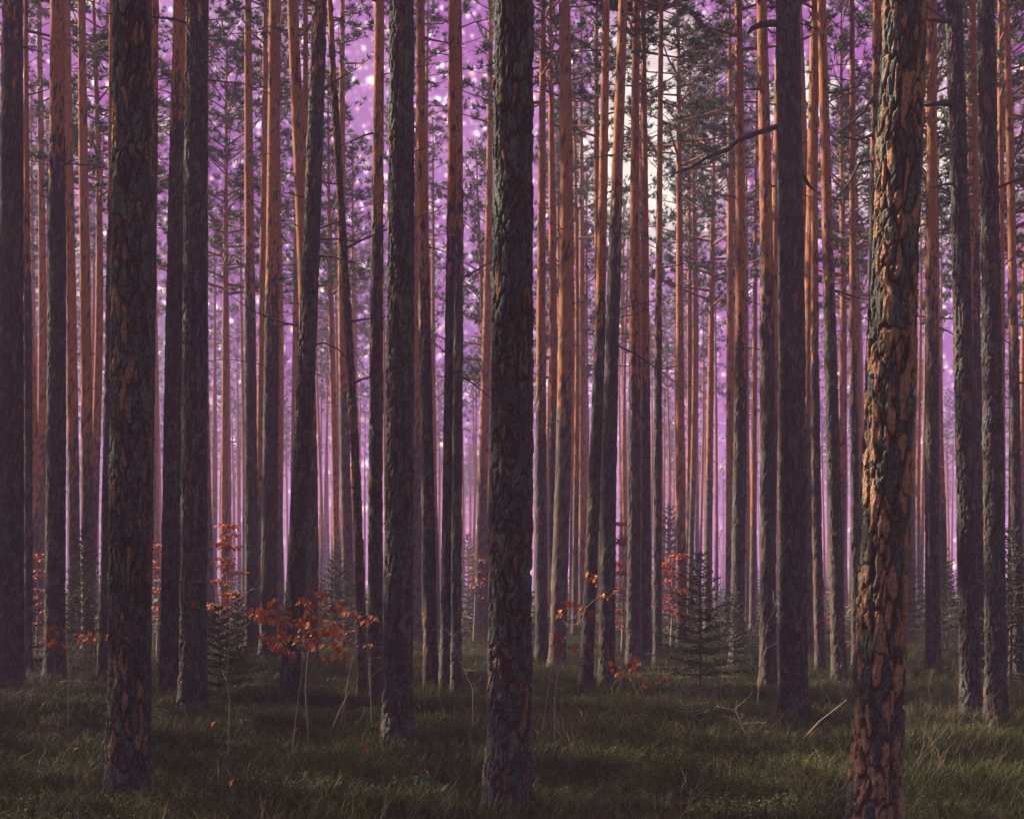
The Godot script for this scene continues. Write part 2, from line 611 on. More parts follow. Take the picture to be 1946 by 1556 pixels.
		for b in a[6]:
			var y := rnd(at_top * 0.42, at_top * 1.02)
			var s := Shape.new()
			var az := rnd(-0.6, 0.6) + (PI if rng.randf() < 0.5 else 0.0)
			var long := rnd(0.35, 1.5) if d > 15 else rnd(0.3, 0.8)
			var foot := trunk_at(y, lean, bend, phase, height)
			dead_branch(foot + Vector3(cos(az), 0, sin(az)) * r0 * 0.5, az, long, rnd(-0.35, 0.6), rnd(0.009, 0.02), s)
			part("branch", s.mesh(M.twig), t)
		if k == 28:     # the long crooked branch, and two short thick ones above it
			branch_through(t, [Vector2(1484, 238), Vector2(1440, 250), Vector2(1405, 262), Vector2(1388, 276), Vector2(1350, 288), Vector2(1318, 306), Vector2(1296, 311), Vector2(1272, 325)], d, [0.034, 0.03, 0.027, 0.026, 0.021, 0.017, 0.013, 0.006])
			branch_through(t, [Vector2(1350, 288), Vector2(1330, 275), Vector2(1300, 268), Vector2(1290, 262)], d, [0.014, 0.01, 0.008, 0.004])
			branch_through(t, [Vector2(1484, 44), Vector2(1450, 42), Vector2(1432, 48), Vector2(1424, 55)], d, [0.04, 0.038, 0.03, 0.006])
			branch_through(t, [Vector2(1520, 320), Vector2(1540, 350), Vector2(1560, 365)], d, [0.03, 0.018, 0.004])
		if k == 32:
			branch_through(t, [Vector2(1660, 255), Vector2(1630, 268), Vector2(1600, 262), Vector2(1590, 270)], d, [0.03, 0.022, 0.014, 0.005])
			branch_through(t, [Vector2(1655, 305), Vector2(1632, 312), Vector2(1612, 350), Vector2(1590, 375), Vector2(1570, 402)], d, [0.028, 0.024, 0.018, 0.014, 0.005])
			branch_through(t, [Vector2(1660, 185), Vector2(1640, 215), Vector2(1612, 240), Vector2(1585, 262)], d, [0.03, 0.024, 0.018, 0.006])
		if k == 35:
			branch_through(t, [Vector2(1826, 200), Vector2(1790, 198), Vector2(1752, 206)], d, [0.04, 0.034, 0.016])
			branch_through(t, [Vector2(1830, 348), Vector2(1795, 352), Vector2(1762, 362)], d, [0.02, 0.016, 0.006])
			branch_through(t, [Vector2(1822, 42), Vector2(1785, 42), Vector2(1755, 44)], d, [0.03, 0.026, 0.01])
		if k == 10:
			branch_through(t, [Vector2(595, 655), Vector2(615, 650), Vector2(640, 660), Vector2(660, 682), Vector2(668, 692)], d, [0.012, 0.011, 0.009, 0.007, 0.003])
			branch_through(t, [Vector2(598, 486), Vector2(630, 486), Vector2(665, 494), Vector2(704, 503)], d, [0.012, 0.01, 0.008, 0.003])
			branch_through(t, [Vector2(602, 455), Vector2(640, 452), Vector2(672, 455), Vector2(696, 446)], d, [0.012, 0.01, 0.007, 0.003])
			branch_through(t, [Vector2(605, 344), Vector2(640, 348), Vector2(672, 360)], d, [0.011, 0.008, 0.003])
	print("named pines ", Time.get_ticks_msec())


# a branch as part of tree t: points given sideways and upwards at the tree's distance, turned to metres in the tree's own axes
func branch_through(t: Node3D, points: Array, d: float, radii: Array) -> void:
	var pts := []
	for k in points.size():
		var p: Vector2 = points[k]
		pts.append(Vector3(metres(p.x, d), EYE + (HORIZON - p.y) / LENS * d, -d + 0.05 * k * (1 if t.position.x > 5.0 else -1)) - t.position)
	var s := Shape.new()
	s.tube(pts, radii, 6, Color(0.085, 0.066, 0.06))
	part("branch", s.mesh(M.twig), t)


# places that a label can name: [column, depth, words]
const LANDMARKS := [[18, 21.0, "the broad shadowed pine"], [103, 24.0, "the reddish-topped dark pine"], [243, 10.3, "the thick scaly pine"], [366, 16.7, "the sturdy pale-cracked pine"], [430, 29.0, "the orange-brown beech"], [548, 17.8, "the leaning pine"], [640, 34.0, "the dense green spruce"], [690, 18.3, "the thin curved pine"], [755, 14.1, "the thick upright pine"], [856, 21.0, "the close pair of pines"], [965, 9.8, "the thickest furrowed pine"], [1056, 31.0, "the orange-edged narrow pine"], [1153, 21.8, "the dark leaning pine"], [1182, 31.0, "the red layered beech"], [1330, 20.0, "the dark bushy spruce"], [1460, 21.4, "the orange-topped dark-footed pine"], [1507, 16.1, "the crooked-branch pine"], [1595, 23.0, "the pale forked sapling"], [1660, 8.6, "the huge leaning pine"], [1775, 24.3, "the lit orange-topped pine"], [1850, 16.4, "the golden-edged pine"], [1893, 15.1, "the broad black pine"]]


func near_to(x: float, z: float) -> String:
	var best := 1e9
	var words := ""
	for a in LANDMARKS:
		var off := Vector2((x - metres(a[0], a[1])) * 2.0, (z + a[1]) * 0.6).length()
		if off < best:
			best = off
			words = a[2]
	return words


func far_label(x: float, z: float, which: int, thick: float) -> String:
	var size := "thin" if thick < 0.82 else "slender" if thick < 1.0 else "fuller"
	var look: String = "orange from low down" if which in [0, 4, 6, 9, 2] else "orange above a dark foot"
	var place := "far beyond" if -z > 70.0 else "standing behind" if -z > 42.0 else "a little behind"
	return "%s pine, %s, %s %s" % [size, look, place, near_to(x, z)]


func far_pines() -> void:
	# a dozen trunks, each worn by many of the trees further back
	var trunks := []
	var twigs := []
	for k in 12:
		var bend := rnd(-0.22, 0.22)
		var phase := rnd(0, TAU)
		var lean := Vector2(rnd(-0.01, 0.014), rnd(-0.01, 0.01))
		var rows := trunk_rows(22.0, 18.0, 0.11, 0.5)
		var from: float = [3.6, 5.2, 4.4, 6.4, 3.0, 5.6, 4.0, 7.2, 4.8, 3.4, 5.0, 6.0][k]
		trunks.append([pine_trunk(22.0, 0.135, lean, bend, phase, 18, rows, from, 0.25, 0.012, 0.07, 60 + k, 1.0), lean, bend, phase])
		var s := Shape.new()
		for b in 26:
			var y := rnd(4.0, 15.5)
			var az := rnd(0, TAU)
			var foot := trunk_at(y, lean, bend, phase, 22.0) + Vector3(cos(az), 0, sin(az)) * 0.06
			dead_branch(foot, az, rnd(0.2, 0.55) if y < 9.0 else rnd(0.3, 1.3), rnd(-0.3, 0.5), rnd(0.008, 0.016), s, 1 if y > 9.0 else 0)
		twigs.append(s.mesh(M.twig))
	var spots := []
	for k in get_children():
		if k.name.begins_with("pine_tree"):
			spots.append(Vector2(k.position.x, k.position.z))
	var tries := 0
	var made := 0
	# trees in view, then the trees beside and behind the camera whose crowns shade the floor
	while made < 296 and tries < 20000:
		tries += 1
		var in_view := made < 250
		var d := sqrt(lerpf(26.0 * 26.0, 125.0 * 125.0, pow(rng.randf(), 1.3)))
		var x := rnd(-0.39, 0.39) * d
		if not in_view:
			# a row whose crowns shade the near grass, a clump that shades the first trunks, and the stand behind the viewpoint
			var k := made - 250
			if k < 10:
				x = -25.0 + rnd(-2.0, 2.0)
				d = 10.0 + 2.0 * k + rnd(-0.5, 0.5)
			elif k < 17:
				x = -19.5 + rnd(-1.5, 1.5)
				d = 18.0 + 2.0 * (k - 10) + rnd(-0.5, 0.5)
			elif k < 26:
				x = -26.0 + rnd(-5.0, 4.0)
				d = 27.0 + 1.5 * (k - 17)
			else:
				d = rnd(-14.0, 40.0)
				x = 0.40 * maxf(d, 0.0) + rnd(1.5, 16.0)
				if d < -3.0 and rng.randf() < 0.5:
					x = -x
		if in_view and d < 36.0:
			var hides := false
			for column in [1182, 1275, 298, 428, 68, 1565, 640]:
				hides = hides or absf(x / d * LENS + MIDDLE - column) < 24.0
			if hides:
				continue
		var p := Vector2(x, -d)
		var room := 1.5 if d < 50.0 else 1.2
		var free := true
		for q in spots:
			if p.distance_squared_to(q) < room * room:
				free = false
				break
		if not free:
			continue
		spots.append(p)
		made += 1
		var which := rng.randi_range(0, 11)
		var grow := rnd(0.82, 1.12)
		var thick := grow * rnd(0.78, 1.12)
		var t := thing("pine_tree", Vector3(x, ground_y(x, -d), -d), far_label(x, -d, which, thick) if in_view else "tall pine of the open stand around the viewpoint", "pine tree", "slender pines of the stand behind" if in_view else "pines around the viewpoint")
		t.rotation.y = rnd(0, TAU)
		var tr: Array = trunks[which]
		var o := part("trunk", tr[0], t)
		o.scale = Vector3(thick, grow, thick)
		var tw := part("dead_branches", twigs[which], t)
		tw.set_meta("kind", "stuff")
		tw.scale = Vector3(thick, grow, thick)
		var begin := 22.0 * rnd(0.62, 0.80)
		var at := trunk_at(begin, tr[1], tr[2], tr[3], 22.0)
		add_crown(t, Vector3(at.x * thick, at.y * grow, at.z * thick), rng.randi_range(0, crowns.size() - 1), (22.0 - begin) * grow * 1.05, rnd(0, TAU), rnd(0.55, 0.9) if in_view else rnd(1.2, 1.6))
	# a few with broad, low, bushy crowns
	var bushy := [[1296, 37.0, 0.66, 1.3, "bushy pine with a broad green crown before a pale break in the sky"], [1345, 45.0, 0.55, 1.3, "bushy pine with a loose green crown just beyond the broad green one"], [1592, 41.0, 0.55, 1.2, "bushy green pine behind the bare branches of the black shadowed pine"], [1635, 50.0, 0.6, 1.3, "bushy green pine glimpsed beside the huge leaning trunk"], [1792, 36.0, 0.55, 1.3, "bushy green pine between the huge leaning trunk and the golden-edged one"], [1925, 34.0, 0.5, 1.4, "bushy dark green pine beyond the broad black trunk"], [1872, 44.0, 0.5, 1.2, "bushy green pine behind the two black trunks"], [168, 37.0, 0.6, 1.4, "bushy dark pine top behind the thick scaly trunk"], [425, 44.0, 0.56, 1.3, "bushy pine behind the sturdy pale-cracked trunk"], [640, 48.0, 0.6, 1.2, "bushy pine with a small sunlit crown behind the leaning pine"], [1088, 52.0, 0.5, 1.1, "bushy loose pine behind the orange-edged narrow pine"], [905, 55.0, 0.48, 1.2, "bushy loose pine between the close pair and the thickest trunk"]]
	for k in bushy.size():
		var a: Array = bushy[k]
		var d: float = a[1]
		var x := metres(a[0], d)
		var which := (k * 5) % 12
		var t := thing("pine_tree", Vector3(x, ground_y(x, -d), -d), a[4], "pine tree", "bushy pines of the stand behind")
		t.rotation.y = rnd(0, TAU)
		var tr: Array = trunks[which]
		part("trunk", tr[0], t).scale = Vector3(0.9, 0.86, 0.9)
		var tw := part("dead_branches", twigs[which], t)
		tw.set_meta("kind", "stuff")
		tw.scale = Vector3(0.9, 0.86, 0.9)
		var begin: float = 22.0 * a[2]
		var at := trunk_at(begin, tr[1], tr[2], tr[3], 22.0)
		for j in 2:
			add_crown(t, Vector3(at.x * 0.9, at.y * 0.86, at.z * 0.9), (k + 3 * j) % crowns.size(), (22.0 - begin) * 0.9, rnd(0, TAU), a[3])
	# the wood further on, one mass of trunks and tops
	var wood := Node3D.new()
	wood.name = "distant_forest"
	add_child(wood)
	tag(wood, "distant mass of thin pines closing the view far beyond the stand", "forest", "", "stuff")
	var pick := []
	for k in 4:
		pick.append([[], []])
	for k in 420:
		var d := rnd(112.0, 210.0)
		var x := rnd(-0.40, 0.40) * d
		var grow := rnd(0.7, 0.95)
		var b := Basis(Vector3.UP, rnd(0, TAU)).scaled(Vector3(grow, grow, grow))
		var tr: Array = trunks[[0, 4, 6, 9][k % 4]]
		pick[k % 4][0].append(Transform3D(b, Vector3(x, 0, -d)))
		var at := trunk_at(15.5, tr[1], tr[2], tr[3], 22.0)
		pick[k % 4][1].append(Transform3D(b.scaled_local(Vector3(0.7, 0.9, 0.7)), Vector3(x, 0, -d) + b * at))
	for k in 4:
		mass("trunks", trunks[[0, 4, 6, 9][k]][0], pick[k][0], wood)
		mass("tops", crowns[k][1], pick[k][1], wood)
	print("far pines ", made, " ", Time.get_ticks_msec())


# ---------------------------------------------------------------- undergrowth
func spruce_mesh(tall: float, spread: float, stem: Shape, foliage: Shape) -> void:
	stem.tube([Vector3(0, -0.1, 0), Vector3(0.02, tall * 0.5, 0.01), Vector3(0, tall, 0)], [0.03, 0.018, 0.004], 6, Color(0.12, 0.09, 0.075))
	var y := tall * 0.08
	while y < tall * 0.97:
		var t := y / tall
		var long := spread * pow(1.0 - t, 0.85) + 0.06
		var count := 6 if t < 0.8 else 4
		var turn := rnd(0, TAU)
		for k in count:
			var az := turn + TAU * k / count + rnd(-0.3, 0.3)
			var l := long * rnd(0.7, 1.1)
			var root := Vector3(0, y + rnd(-0.03, 0.03), 0)
			var dir := Vector3(cos(az), lerpf(-0.12, 0.55, t), sin(az)).normalized()
			var tip := root + dir * l + Vector3(0, 0.12 * l, 0)
			stem.tube([root, root.lerp(tip, 0.5) - Vector3(0, 0.03 * l, 0), tip], [0.008, 0.005, 0.002], 3, Color(0.12, 0.09, 0.075))
			var steps := int(4 + l * 11)
			for q in steps:
				var u := (q + 0.6) / steps
				var at := root.lerp(tip, u)
				var side := dir.cross(Vector3.UP).normalized() * (1.0 if q % 2 else -1.0)
				var twig := (side * 0.8 + dir * 0.6 + Vector3(0, rnd(-0.25, 0.1), 0)).normalized() * l * 0.38 * (1.15 - u)
				var sh := rnd(0.7, 1.3)
				var col := Color(0.042 * sh, 0.078 * sh, 0.042 * sh)
				var parts := int(9 + twig.length() * 60.0)
				for w in parts:
					var c := at + twig * (float(w) / parts)
					var out := (Vector3(rnd(-1, 1), rnd(-0.5, 0.8), rnd(-1, 1)) + twig.normalized() * 0.8).normalized() * rnd(0.022, 0.045)
					var across := out.cross(twig).normalized() * 0.0075
					foliage.tri(c - across, c + across, c + out, col)
		y += 0.1 + 0.07 * (1.0 - t)


func leaf_mesh(long: float, wide: float, col: Color, curl: float) -> ArrayMesh:
	# a lobed, curled dry leaf: stalk along +y
	var s := Shape.new()
	var steps := 6
	var rows := []
	for k in steps + 1:
		var u := float(k) / steps
		var w := wide * sin(PI * pow(u, 0.8)) * (1.0 + 0.28 * (1 if k % 2 else -1)) * 0.5
		var bow := curl * long * sin(u * 2.2) * 0.5
		rows.append([Vector3(-w, u * long, bow + w * 0.5), Vector3(0, u * long, bow), Vector3(w, u * long, bow + w * 0.35)])
	for k in steps:
		for j in 2:
			var q0: Vector3 = rows[k][j]
			var q1: Vector3 = rows[k][j + 1]
			var q2: Vector3 = rows[k + 1][j]
			var q3: Vector3 = rows[k + 1][j + 1]
			s.tri(q0, q1, q2, col)
			s.tri(q1, q3, q2, col)
	return s.mesh(M.leaf)


var leaf_meshes := []


# twigs grown from a stem, returns the twig ends
func grow_twigs(points: Array, radii: Array, col: Color, t: Node3D, count: int, reach: float, from: float) -> Array:
	var s := Shape.new()
	s.tube(points, radii, 6, col)
	part("stem", s.mesh(M.twig), t)
	var ends := []
	for k in count:
		var u := lerpf(from, 1.0, (k + 0.5) / count) * (points.size() - 1)
		var i := mini(int(u), points.size() - 2)
		var at: Vector3 = points[i].lerp(points[i + 1], u - i)
		var az := k * 2.4 + rnd(-0.5, 0.5)
		var dir := Vector3(cos(az), rnd(0.1, 0.75), 0.6 * sin(az)).normalized()
		var b := Shape.new()
		var pts := [at]
		var p := at
		var l := reach * rnd(0.55, 1.1)
		for q in 4:
			dir = (dir + Vector3(rnd(-0.3, 0.3), rnd(-0.25, 0.2), rnd(-0.3, 0.3))).normalized()
			p += dir * l / 4.0
			pts.append(p)
			ends.append(p)
			if q == 1 or q == 2:
				var off := (dir + Vector3(rnd(-1, 1), rnd(-0.4, 0.6), rnd(-1, 1))).normalized() * l * 0.3
				b.tube([p, p + off], [0.003, 0.0015], 3, col)
				ends.append(p + off)
		b.tube(pts, [0.004, 0.0034, 0.0028, 0.002, 0.001], 4, col)
		part("twig", b.mesh(M.twig), t)
	return ends


func oak_sapling(points: Array, label: String, twigs: int, reach: float, from: float, leaves: int, size: float) -> void:
	var base: Vector3 = points[0]
	base.y = ground_y(base.x, base.z)
	var t := thing("oak_sapling", base, label, "sapling", "oak saplings keeping their dry leaves")
	var own := []
	var radii := []
	for k in points.size():
		own.append(points[k] - base)
		radii.append(lerpf(0.008, 0.0025, float(k) / (points.size() - 1)))
	var ends := grow_twigs(own, radii, Color(0.17, 0.15, 0.125), t, twigs, reach, from)
	for k in leaves:
		var at: Vector3 = ends[rng.randi_range(0, ends.size() - 1)]
		var o := part("leaf", leaf_meshes[rng.randi_range(0, leaf_meshes.size() - 1)], t, at + Vector3(rnd(-0.03, 0.03), rnd(-0.02, 0.02), rnd(-0.03, 0.03)))
		o.rotation = Vector3(rnd(1.9, 4.1), rnd(0, TAU), rnd(-0.7, 0.7))
		o.scale = Vector3.ONE * size * rnd(0.7, 1.2)


func beech(at: Vector3, label: String, tall: float, spread: float, leaves: int, low: float, tint: Color) -> void:
	at.y = ground_y(at.x, at.z)
	var t := thing("young_beech", at, label, "tree", "young beeches with rusty leaves")
	var stem := Shape.new()
	var crown := Shape.new()
	var bark := Color(0.22, 0.20, 0.19)
	stem.tube([Vector3(0, -0.1, 0), Vector3(0.05, tall * 0.5, 0), Vector3(0, tall, 0.05)], [0.035, 0.02, 0.006], 6, bark)
	var layers := int(tall / 0.24)
	for k in layers:
		var y := lerpf(low, tall, (k + rnd(0.0, 0.6)) / layers)
		var az := k * 2.4 + rnd(-0.4, 0.4)
		var l := spread * (1.15 - 0.8 * y / tall) * rnd(0.6, 1.1)
		var dir := Vector3(cos(az), rnd(-0.05, 0.25), sin(az)).normalized()
		stem.tube([Vector3(0.03, y, 0), Vector3(0, y, 0) + dir * l], [0.009, 0.003], 3, bark)
		for q in int(2.2 * leaves / layers):
			var u := rnd(0.15, 1.05)
			var p := Vector3(0.03, y, 0) + dir * l * u + Vector3(rnd(-1, 1), rnd(-0.25, 0.2), rnd(-1, 1)) * 0.22 * (1.2 - 0.6 * u)
			var sh := rnd(0.65, 1.25)
			var a := Vector3(rnd(-1, 1), rnd(-0.6, 0.2), rnd(-1, 1)).normalized() * rnd(0.06, 0.10)
			var b := a.cross(Vector3(rnd(-0.4, 0.4), 1, rnd(-0.4, 0.4))).normalized() * a.length() * 0.34
			var col := Color(tint.r * sh, tint.g * sh * rnd(0.85, 1.15), tint.b * sh)
			crown.tri(p, p + a * 0.5 + b, p + a, col)
			crown.tri(p, p + a, p + a * 0.5 - b, col)
	part("trunk", stem.mesh(M.twig), t)
	part("crown", crown.mesh(M.leaf), t)


func at_px(column: float, row: float, d: float) -> Vector3:
	return Vector3(metres(column, d), EYE + (HORIZON - row) / LENS * d, -d)


func stem_of(pixels: Array, d: float) -> Array:
	var out := []
	for k in pixels.size():
		var p: Vector2 = pixels[k]
		out.append(at_px(p.x, p.y, d + 0.06 * k))
	out[0].y = ground_y(out[0].x, out[0].z) - 0.05
	return out


func build_undergrowth() -> void:
	for a in [[0.085, 0.05, Color(0.42, 0.145, 0.055), 0.5], [0.075, 0.04, Color(0.34, 0.105, 0.045), 0.9], [0.09, 0.055, Color(0.48, 0.20, 0.085), 0.3], [0.07, 0.04, Color(0.26, 0.085, 0.045), 1.1], [0.08, 0.045, Color(0.44, 0.26, 0.14), 0.7]]:
		leaf_meshes.append(leaf_mesh(a[0], a[1], a[2], a[3]))
	# oak saplings with dry leaves
	oak_sapling(stem_of([Vector2(552, 1432), Vector2(566, 1330), Vector2(573, 1280), Vector2(572, 1235), Vector2(560, 1195), Vector2(545, 1178)], 13.2), "oak sapling full of rust-orange leaves in front of the leaning pine", 10, 0.42, 0.5, 230, 0.9)
	oak_sapling(stem_of([Vector2(588, 1400), Vector2(580, 1310), Vector2(585, 1240), Vector2(600, 1195), Vector2(625, 1140)], 14.0), "oak sapling with upright orange leaf clusters beside the thin curved pine", 8, 0.38, 0.55, 150, 0.9)
	oak_sapling(stem_of([Vector2(648, 1330), Vector2(662, 1290), Vector2(672, 1240), Vector2(683, 1180), Vector2(686, 1160)], 16.5), "small brown-leaved oak sapling at the foot of the thin curved pine", 5, 0.30, 0.5, 42, 1.0)
	oak_sapling(stem_of([Vector2(1028, 1350), Vector2(1045, 1285), Vector2(1062, 1235), Vector2(1085, 1180), Vector2(1130, 1140), Vector2(1165, 1118)], 14.5), "slanting oak sapling with few brown leaves beside the thickest furrowed trunk", 8, 0.30, 0.35, 62, 0.85)
	oak_sapling(stem_of([Vector2(1240, 1345), Vector2(1215, 1300), Vector2(1200, 1275), Vector2(1175, 1262)], 17.0), "low oak sapling with dull brown leaves in shade before the red beech", 6, 0.32, 0.3, 60, 0.95)
	oak_sapling(stem_of([Vector2(128, 1400), Vector2(130, 1290), Vector2(128, 1245), Vector2(150, 1220), Vector2(195, 1205)], 15.5), "oak twig with small orange leaves beside the thick scaly trunk", 6, 0.28, 0.45, 46, 0.8)
	oak_sapling(stem_of([Vector2(100, 1330), Vector2(104, 1260), Vector2(98, 1225), Vector2(110, 1200)], 20.0), "sparse oak sapling with orange leaves at the foot of the reddish-topped pine", 5, 0.3, 0.5, 26, 0.9)
	# rusty beeches further back
	beech(at_px(1182, 0, 31), "young beech with layered red leaves between two dark pines", 3.0, 0.62, 900, 0.5, Color(0.45, 0.12, 0.06))
	beech(at_px(1275, 0, 33), "young beech with red leaves rising behind the dark spruce", 2.3, 0.75, 520, 0.75, Color(0.42, 0.105, 0.065))
	beech(at_px(298, 0, 30), "young beech with bright orange leaves between the thick scaly trunk and its neighbour", 2.6, 0.5, 480, 0.6, Color(0.46, 0.15, 0.06))
	beech(at_px(428, 0, 29), "young beech with orange-brown leaves between two groups of dark pines", 2.9, 0.55, 600, 0.9, Color(0.44, 0.17, 0.075))
	beech(at_px(900, 0, 38), "young beech with a single orange spray behind the thickest furrowed trunk", 2.5, 0.8, 120, 1.3, Color(0.42, 0.17, 0.075))
	beech(at_px(1565, 0, 30), "young beech with red leaves behind the slim flaking pine", 1.7, 0.4, 170, 0.3, Color(0.44, 0.12, 0.06))
	beech(at_px(1640, 0, 30), "young beech with a low red spray beside the huge leaning pine", 1.6, 0.6, 110, 1.0, Color(0.42, 0.11, 0.06))
	beech(at_px(68, 0, 30), "young beech with sparse orange leaves between the first two dark pines", 2.4, 0.5, 170, 0.5, Color(0.42, 0.15, 0.07))
	# spruces
	var kinds := []
	for a in [[2.1, 0.85], [1.6, 0.75], [2.4, 0.8]]:
		var st := Shape.new()
		var fo := Shape.new()
		spruce_mesh(a[0], a[1], st, fo)
		kinds.append([st.mesh(M.twig), fo.mesh(M.needle)])
	var spruces := [
		[1330, 20.0, 0, 1.0, "dark bushy young spruce growing before the red beech"],
		[1395, 24.0, 1, 0.9, "small dark spruce behind the pale sapling with purple twigs"],
		[415, 18.5, 1, 0.82, "low dark spruce beside the sturdy pine with pale cracks"],
		[452, 20.5, 2, 0.62, "slim young spruce with a clear leader behind the low dark spruce"],
		[160, 29.0, 2, 1.15, "tall dim spruce between the reddish-topped pine and the scaly trunk"],
		[640, 34.0, 0, 1.15, "dense green spruce behind the orange oak sapling"],
		[668, 38.0, 2, 0.9, "upright green spruce close to the pine with pale ragged bark"],
		[608, 40.0, 1, 1.1, "broad green spruce behind the leaning pine"],
		[905, 42.0, 1, 1.0, "small sunlit spruce beyond the orange beech spray"],
		[1720, 34.0, 2, 1.1, "dim spruce behind the huge leaning pine"],
		[1800, 30.0, 0, 1.0, "dark spruce standing between the huge leaning pine and the golden-edged one"],
		[30, 27.0, 1, 1.3, "black spruce in the deep shade of the broad shadowed trunk"],
		[1920, 22.0, 0, 1.2, "black spruce in shade behind the broad black pine"],
	]
	for a in spruces:
		var x := metres(a[0], a[1])
		var t := thing("spruce_sapling", Vector3(x, ground_y(x, -a[1]), -a[1]), a[4], "spruce", "young spruces of the undergrowth")
		t.rotation.y = rnd(0, TAU)
		for j in 2:
			part(["stem", "needles"][j], kinds[a[2]][j], t).scale = Vector3.ONE * a[3]
	# spruces and bushes far back, low against the light
	for k in 34:
		var d := rnd(46.0, 110.0)
		var x := rnd(-0.38, 0.38) * d
		var t := thing("spruce_sapling", Vector3(x, ground_y(x, -d), -d), "distant young spruce low between the trunks beyond " + near_to(x, -d), "spruce", "distant young spruces")
		t.rotation.y = rnd(0, TAU)
		var grow := rnd(1.0, 2.0)
		var which := rng.randi_range(0, 2)
		for j in 2:
			part(["stem", "needles"][j], kinds[which][j], t).scale = Vector3.ONE * grow
	# low bushes that close the floor far back
	var bush := Shape.new()
	for k in 420:
		var p := Vector3(rnd(-1, 1), rnd(0, 1), rnd(-1, 1))
		if p.length() > 1.0:
			continue
		p = Vector3(p.x * 0.9, p.y * 1.1, p.z * 0.9)
		var a := Vector3(rnd(-1, 1), rnd(-0.5, 0.6), rnd(-1, 1)).normalized() * rnd(0.06, 0.12)
		var b := a.cross(Vector3(rnd(-0.6, 0.6), 1, rnd(-0.6, 0.6))).normalized() * a.length() * 0.4
		var sh := rnd(0.7, 1.3)
		var col := Color(0.055 * sh, 0.08 * sh, 0.03 * sh)
		bush.tri(p, p + a * 0.5 + b, p + a, col)
		bush.tri(p, p + a, p + a * 0.5 - b, col)
	var spots := []
	for k in 700:
		var d := rnd(42.0, 190.0)
		var x := rnd(-0.40, 0.40) * d
		var g := rnd(0.5, 1.5)
		spots.append(Transform3D(Basis(Vector3.UP, rnd(0, TAU)).scaled(Vector3(g * 1.3, g, g * 1.3)), Vector3(x, ground_y(x, -d) - 0.05, -d)))
	var thicket := Node3D.new()
	thicket.name = "distant_thicket"
	add_child(thicket)
	tag(thicket, "low green thicket closing the forest floor far between the trunks", "thicket", "", "stuff")
	mass("leaves", bush.mesh(M.needle), spots, thicket)
	# bare pale saplings
	var bare := [
		[[Vector2(433, 1452), Vector2(436, 1330), Vector2(430, 1290), Vector2(437, 1200), Vector2(434, 1110)], 13.0, 7, 0.45, "tall bare pale sapling between the sturdy pine and the orange oak"],
		[[Vector2(1368, 1332), Vector2(1372, 1250), Vector2(1369, 1160), Vector2(1371, 1060), Vector2(1362, 990)], 19.3, 10, 0.7, "bare pale sapling with spreading twigs before the dark spruce"],
		[[Vector2(706, 1360), Vector2(704, 1290), Vector2(704, 1250), Vector2(716, 1215)], 15.8, 4, 0.25, "small forked bare sapling beside the thick upright pine"],
		[[Vector2(1053, 1385), Vector2(1055, 1310), Vector2(1062, 1270), Vector2(1070, 1240)], 14.0, 5, 0.3, "bare greenish sapling beside the slanting oak sapling"],
		[[Vector2(898, 1345), Vector2(899, 1310), Vector2(885, 1280), Vector2(868, 1240), Vector2(850, 1190)], 15.5, 7, 0.4, "bare twisted sapling before the pair of close pines"],
		[[Vector2(1598, 1400), Vector2(1600, 1300), Vector2(1602, 1255), Vector2(1588, 1200)], 16.0, 5, 0.4, "thin forked sapling between the grey furrowed pine and the huge leaning one"],
		[[Vector2(128, 1420), Vector2(130, 1330), Vector2(129, 1240), Vector2(150, 1170)], 15.0, 5, 0.35, "thin bare sapling in the dark grass before the reddish-topped pine"],
		[[Vector2(1438, 1345), Vector2(1448, 1240), Vector2(1460, 1180), Vector2(1478, 1150)], 17.8, 5, 0.3, "thin dark sapling leaning on the thick grey furrowed pine"],
		[[Vector2(1345, 1400), Vector2(1330, 1370), Vector2(1312, 1355), Vector2(1300, 1340)], 15.0, 6, 0.28, "low tangle of pale twigs in the reddish grass"],
		[[Vector2(1430, 1430), Vector2(1415, 1390), Vector2(1408, 1370), Vector2(1395, 1345)], 14.5, 6, 0.25, "low bare twig bush before the thick grey furrowed pine"],
	]
	for a in bare:
		var pts := stem_of(a[0], a[1])
		var base: Vector3 = pts[0]
		base.y = ground_y(base.x, base.z)
		var t := thing("bare_sapling", base, a[4], "sapling", "bare saplings without leaves")
		var own := []
		var radii := []
		for k in pts.size():
			own.append(pts[k] - base)
			radii.append(lerpf(0.0065, 0.002, float(k) / (pts.size() - 1)))
		grow_twigs(own, radii, Color(0.20, 0.18, 0.155), t, a[2] + 3, a[3], 0.3)
	print("undergrowth ", Time.get_ticks_msec())


